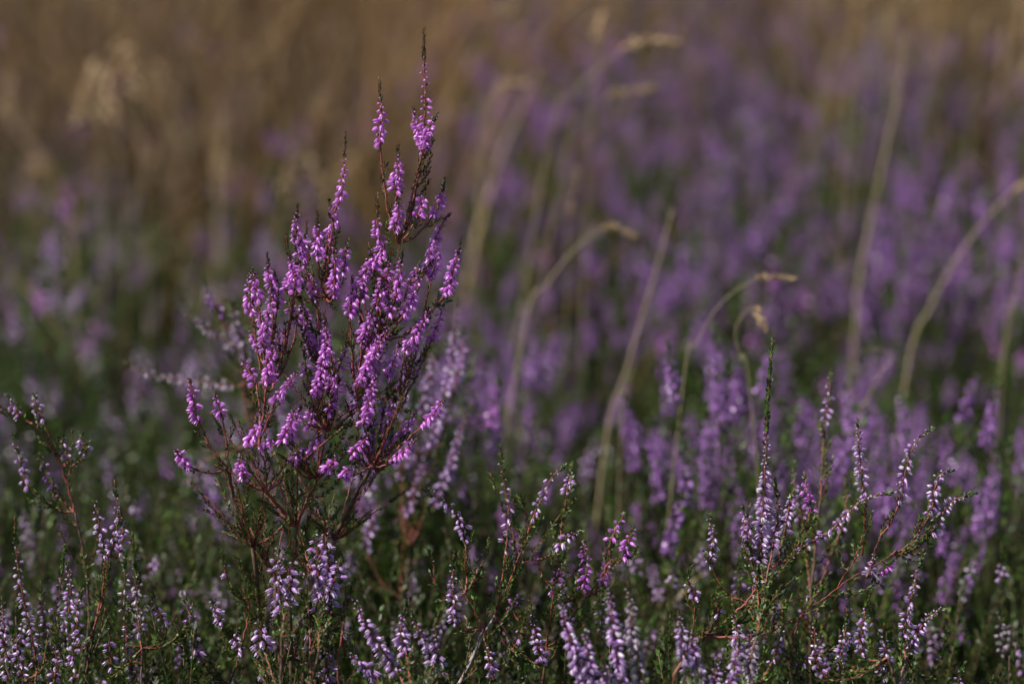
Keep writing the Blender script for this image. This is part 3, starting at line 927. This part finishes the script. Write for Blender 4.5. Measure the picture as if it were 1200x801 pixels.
pts = []
y = 1.16
row = 0
while y < 6.4:
    sp = .104 + .016 * (y - 1.2) if y > 2.0 else .092
    hw = (.225 * y + .10)
    x = -hw + (row % 2) * sp * .5
    while x < hw:
        pts.append((x + rng.uniform(-.35, .35) * sp, y + rng.uniform(-.35, .35) * sp))
        x += sp
    y += sp * .9
    row += 1
field = []
for (x, y) in pts:
    top = np.array([x, y, .31])
    px, py, d = to_px(top)
    if px < -120 or px > 1320:
        continue
    if rng.random() > heather_prob(px, py, d) * (.86 if d > 1.9 else 1):
        continue
    # keep the air in front of the tall plant and hand-built plants thin
    if d < 1.58 and rng.random() < .18: continue
    if d > 1.95 and math.sin(x * 11.0 + 1.3 * y) * math.sin(y * 8.0 - x * 3.0) > .52: continue
    field.append((d, x, y, px, py))
field.sort()
print('field tufts', len(field))
MARKS = [('the tall magenta plant', 400, 330), ('the tall plant foot', 330, 620), ('the pale large-belled spikes', 340, 700),
    ('the drooping brown twig', 60, 500), ('the reddish white-belled stem', 130, 640), ('the arching sparse lilac spikes', 590, 620),
    ('the magenta spikes', 690, 650), ('the leafy green shoot', 900, 540), ('the long arching red branches', 1040, 640), ('the hooked lilac spike', 1080, 750),
    ('the thick straight pale stalk', 745, 400), ('the arching grass stalk', 860, 360), ('the grass seed sprays', 720, 100), ('the tall straight grass stalk', 1030, 220),
    ('the edge-curving stalk', 1130, 300), ('the centre arching stalk', 690, 300), ('the stand at the top right', 1080, 120),
    ('the stand at the top left', 170, 190), ('the twigs slanting left', 200, 410), ('the grass ears above the tall plant', 590, 110)]
def where(px, py, d):
    nm, mx, my = min(MARKS, key=lambda m: (m[1] - px) ** 2 + (m[2] - py) ** 2)
    ex, ey = px - mx, py - my
    if abs(ex) > abs(ey) * .8:
        rel = ('far ' if abs(ex) > 130 else '') + ('left of' if ex < 0 else 'right of')
    else:
        rel = 'beyond' if ey < 0 else 'in front of'
    return rel + ' ' + nm
todo = []
for k, (d, x, y, px, py) in enumerate(field[:292]):
    loc = (x, y, ground_z(x, y) - .005)
    if d < 1.92:
        s = rng.uniform(.74, .98)
        if 180 < px < 560 and 1.5 < d < 1.8: s *= .85
        i = int(rng.choice(4, p=[.35, .2, .3, .15]))
        dist = 'close blurred' if d < 1.52 else ('sharp' if d < 1.76 else 'soft')
        tone = ['sparse', 'lilac', 'faded', 'violet'][i]
        P_ = NEAR
    else:
        drift = px > 560 and (py < 430 or px > 760)
        if drift:
            i = int(rng.choice(6, p=[.30, .44, .06, .10, .02, .08]))
            s = rng.uniform(.86, 1.12)
        else:
            i = int(rng.choice(6, p=[.20, .06, .28, .14, .22, .10]))
            s = rng.uniform(.78, 1.0)
        s *= 1.04 + .14 * math.sin(x * 6.1 + y * 2.3) * math.sin(y * 5.2 - x * 2.0 + 1.0)
        if d < 2.5 and px > 520: s *= .86
        if d > 3.2: s *= 1.07
        dist = 'blurred' if d < 2.5 else ('very blurred' if d < 3.4 else 'distant')
        tone = ['violet', 'dense violet', 'lilac', 'leafy', 'faded', 'magenta'][i]
        P_ = MID
    todo.append((P_, i, loc, rng.uniform(0, 6.28), s, f'{dist} {tone} heather tuft ' + where(px, py, d), px, 'heather tufts ' + where(px, py, d)))
same = {}
for q in todo:
    same.setdefault(q[5], []).append(q)
for lab, qs in same.items():
    qs.sort(key=lambda q: q[6])
    for n_, q in enumerate(qs):
        L_ = lab
        if len(qs) == 2: L_ = ('left of two: ', 'right of two: ')[n_] + lab
        elif len(qs) == 3: L_ = ('left of three: ', 'middle of three: ', 'right of three: ')[n_] + lab
        elif len(qs) > 3: L_ = f'{ORD[n_]} from left: ' + lab
        if len(L_.split()) > 16: L_ = L_.replace(' heather tuft', ' heather').replace('very ', '')
        place(q[0], q[1], q[2], q[3], q[4], L_, 'low heather tufts of the heath')

# ------------------------------------------------------------------ green undergrowth between the plants
def undergrowth():
    g = Geo()
    n = 8000
    k = 0
    while k < n:
        d = 1.1 + 4.2 * rng.random() ** 1.25
        x = rng.uniform(-1, 1) * (.225 * d + .1)
        h = rng.uniform(.06, .22)
        if k % 4 == 0:
            d = rng.uniform(1.2, 2.15)
            x = rng.uniform(-1, 1) * (.225 * d + .1)
            h = rng.uniform(.10, .25)
        a = rng.uniform(0, 6.28)
        l = rng.uniform(.01, .07)
        z0 = ground_z(x, d) - .003
        p = crom(np.array([(x, d, z0), (x + math.cos(a) * l * .4, d + math.sin(a) * l * .4, z0 + h * .6), (x + math.cos(a) * l, d + math.sin(a) * l, z0 + h)]), 4)
        near = d < 2.1
        L = plen(p)
        tube(g, p, np.linspace(.0009, .0004, len(p)), M['brownstem'], 3)
        leaves_on(g, p, L * .15, L, .0026 if near else .005, .0062 if near else .0105, M['dark_green'] if rng.random() < (.45 if k % 4 == 0 else .75) else M['green'], .75)
        k += 1
    o = g.build('undergrowth')
    tag(o, 'dark green leafy undergrowth filling the gaps between heather plants', kind='stuff')
undergrowth()

# ------------------------------------------------------------------ dry grass
BLADE_U = np.linspace(0, 1, 6)
def blades(g, n, area, hr, wr, lean, mats):
    for k in range(n):
        x, y = area()
        tus = math.sin(x * 7.3 + y * 3.1) + math.sin(y * 5.9 - x * 4.7 + 2.0)
        h = rng.uniform(*hr) * (1 + .20 * tus)
        a = rng.uniform(0, 6.28)
        l = h * rng.uniform(*lean)
        w = rng.uniform(*wr) * (.6 if y < 3.6 else 1.0)
        z0 = ground_z(x, y) - .004
        u = BLADE_U
        c = np.stack([x + math.cos(a) * l * u ** 2.2, y + math.sin(a) * l * u ** 2.2, z0 + h * (u - .25 * l / h * u ** 3)], 1)
        b = rng.uniform(0, 6.28)
        side = np.array([math.cos(b), math.sin(b), 0])
        fold = np.array([-math.sin(b), math.cos(b), 0])
        ww = (w * (1 - u ** 1.6) + .0003)[:, None]
        v = np.concatenate([c - side * ww, c + fold * ww * .5, c + side * ww])
        m = len(u)
        i = np.arange(m - 1)
        f = np.concatenate([np.stack([i, i + m, i + m + 1, i + 1], 1), np.stack([i + m, i + 2 * m, i + 2 * m + 1, i + m + 1], 1)])
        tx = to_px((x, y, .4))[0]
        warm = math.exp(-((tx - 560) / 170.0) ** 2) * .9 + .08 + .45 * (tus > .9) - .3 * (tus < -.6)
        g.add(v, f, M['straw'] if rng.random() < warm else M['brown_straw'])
def far_area():
    while True:
        d = 2.45 + 6.7 * rng.random() ** 1.4
        x = rng.uniform(-1, 1) * (.235 * d + .15)
        px, py, dd = to_px((x, d, .31))
        if rng.random() > heather_prob(px, py, dd) * (.93 if dd < 3.1 else .82):
            return x, d
g = Geo()
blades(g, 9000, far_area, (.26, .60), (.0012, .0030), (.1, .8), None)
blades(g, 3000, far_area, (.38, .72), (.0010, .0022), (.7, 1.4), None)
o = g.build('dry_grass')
tag(o, 'dense dry golden brown grass blurred behind the heather', kind='stuff')

def grass_stalk(label, pts, d, r=.0012, head=None, group=None, hd=0.0, headsize=.0055, nseed=14, airy=1.0, name='dry_grass_stalk'):
    r = r * .40
    """pts: pixels from foot to tip; the stalk goes on down to the ground"""
    dd = np.linspace(0, hd, len(pts))
    w = [P(x, y, d + q) for (x, y), q in zip(pts, dd)]
    dn = norm(w[0] - w[1])
    tt = min(w[0][2] / max(-dn[2], .3), .5)
    dn = norm(dn * np.array([.35, 1, 1]))
    tt = w[0][2] / max(-dn[2], .3)
    foot = w[0] + dn * tt
    foot = np.array([foot[0], foot[1], ground_z(foot[0], foot[1]) - .004])
    path = crom([foot] + w, 8)
    e = empty(name, foot)
    tag(e, label, 'grass stalk', group)
    g = Geo()
    tube(g, path, np.linspace(r, r * .45, len(path)), M['stalk'], 6)
    g.build('stem', e, foot)
    # a narrow dry leaf low on the stem
    L = plen(path)
    p0, t0 = along(path, np.array([L * .25]))
    a = rng.uniform(0, 6.28)
    o = np.array([math.cos(a), math.sin(a), 0])
    u = np.linspace(0, 1, 7)[:, None]
    c = p0 + t0 * u * .12 + o * u ** 2 * .07 - np.array([[0, 0, .05]]) * u ** 3
    s = np.cross(o, (0, 0, 1.0))[None]
    ww = .0008 * (1 - u ** 2) + .0002
    v = np.concatenate([c - s * ww, c + s * ww])
    i = np.arange(6)
    g = Geo(); g.add(v, np.stack([i, i + 7, i + 8, i + 1], 1), M['stalk']); g.build('leaf', e, foot)
    if head:
        g = Geo()
        s = np.linspace(L - head, L - .001, nseed)
        p, t = along(path, s)
        o = radial(t, np.arange(nseed) * GA)
        off = airy * headsize * .45 * np.linspace(1, .3, nseed)[:, None]
        for q in range(nseed):
            tube(g, np.array([p[q], p[q] + (o[q] * .6 + t[q]) * off[q]]), .0002, M['stalk'], 3)
        for rep in range(2):
            dr = norm(t * 1.4 + o * .3 + rng.normal(0, .15, (nseed, 3)))
            scatter(g, *BUD, p + (o * .6 + t) * off + rng.normal(0, .0008, (nseed, 3)), dr, headsize * rng.uniform(.8, 1.2, nseed), M['seed'])
        g.build('seed_head', e, foot)
    return e

grass_stalk('dry grass stalk arching right over the purple heather, right of centre', [(800, 455), (815, 405), (845, 355), (885, 328), (926, 326)], 1.92, r=.0013, head=.03)
grass_stalk('faint grass stalk with a short hooked tip beside the arching one', [(880, 470), (868, 420), (862, 385), (880, 362), (898, 384)], 1.9, head=.02, r=.0009)
grass_stalk('thick pale straight grass stalk slanting up, centre of the purple drift', [(708, 530), (735, 430), (765, 330), (788, 245)], 2.12, r=.0032)
grass_stalk('pale curled grass tip at the foot of the thick straight stalk', [(728, 500), (732, 460), (742, 430), (748, 415)], 2.0, r=.0012)
grass_stalk('dry grass stalk arching right beside the pink seed spray, centre', [(612, 395), (640, 335), (680, 285), (715, 266), (742, 276)], 2.12, head=.03, r=.0015)
grass_stalk('tall straight pale grass stalk crossing the upper right', [(1003, 370), (1018, 270), (1035, 190), (1052, 110), (1060, 40)], 2.4, r=.0030)
grass_stalk('long pale grass stalk curving to the right edge', [(1062, 440), (1090, 360), (1130, 290), (1175, 235), (1215, 205)], 2.25, r=.0022, head=.03)
grass_stalk('grass stalk with nodding tip at the right edge above the heather', [(1176, 420), (1188, 350), (1200, 285), (1215, 262)], 2.15, r=.0010)
grass_stalk('grass seed spray with a long drooping tip, top centre', [(640, 180), (672, 110), (705, 78), (745, 50), (792, 50)], 2.35, head=.06, r=.0011, headsize=.008)
grass_stalk('grass seed spray nodding below the drooping one, top centre', [(660, 190), (685, 140), (720, 112), (765, 104)], 2.35, head=.05, r=.0010, headsize=.008)
grass_stalk('pinkish grass stalk standing upright under the seed sprays', [(664, 330), (666, 270), (672, 225), (676, 200)], 2.3, head=.05, r=.0010)
grass_stalk('short pale seed head pointing up beside the sprays, top centre', [(690, 170), (698, 90), (702, 40), (705, 22)], 2.5, head=.03, headsize=.008)
grass_stalk('dry grass ear nodding left above the tall plant, top centre', [(560, 230), (566, 130), (585, 104), (612, 98)], 2.5, head=.035, headsize=.008)
grass_stalk('dry grass ear curving right at the top edge, above the tall plant', [(520, 150), (540, 60), (570, 22), (608, 10)], 2.6, head=.035, headsize=.008)
grass_stalk('straw coloured fine stalk lying over the heather right of centre', [(1004, 520), (1016, 470), (1030, 440), (1045, 420), (1030, 408), (1008, 412)], 2.0, r=.0010)
grass_stalk('dark grass blade standing at the right edge', [(1168, 470), (1180, 400), (1194, 330), (1206, 280)], 2.1, r=.0010)
grass_stalk('olive stalk slanting up between tall plant and purple drift', [(600, 430), (622, 330), (650, 260), (668, 200)], 2.6, r=.0016)
for k in range(16):
    x0 = 940 + k * 18 + rng.uniform(-7, 7)
    dx = rng.uniform(-25, 40)
    grass_stalk(f'blurred upright dry grass stalk, {ORD[k]} from the left in the top right stand', [(x0, 300), (x0 + dx * .4, 160), (x0 + dx, rng.uniform(-60, 60))],
                rng.uniform(2.9, 3.6), r=rng.uniform(.0014, .0024), head=.05, headsize=.007, nseed=10, group='dry stalks at the top right')
for k in range(16):
    x0 = -20 + k * 28 + rng.uniform(-6, 6)
    dx = rng.uniform(-50, 60)
    yt = rng.uniform(20, 200)
    grass_stalk(f'blurred nodding dry grass stalk, {ORD[k]} from the left in the top left stand', [(x0, 330), (x0 + dx * .2, yt + 90), (x0 + dx * .6, yt), (x0 + dx * 1.1, yt + 12), (x0 + dx * 1.35, yt + 48)],
                rng.uniform(2.7, 3.9), r=rng.uniform(.0012, .0022), head=.13, headsize=.010, nseed=26, airy=2.2, group='nodding stalks at the top left')
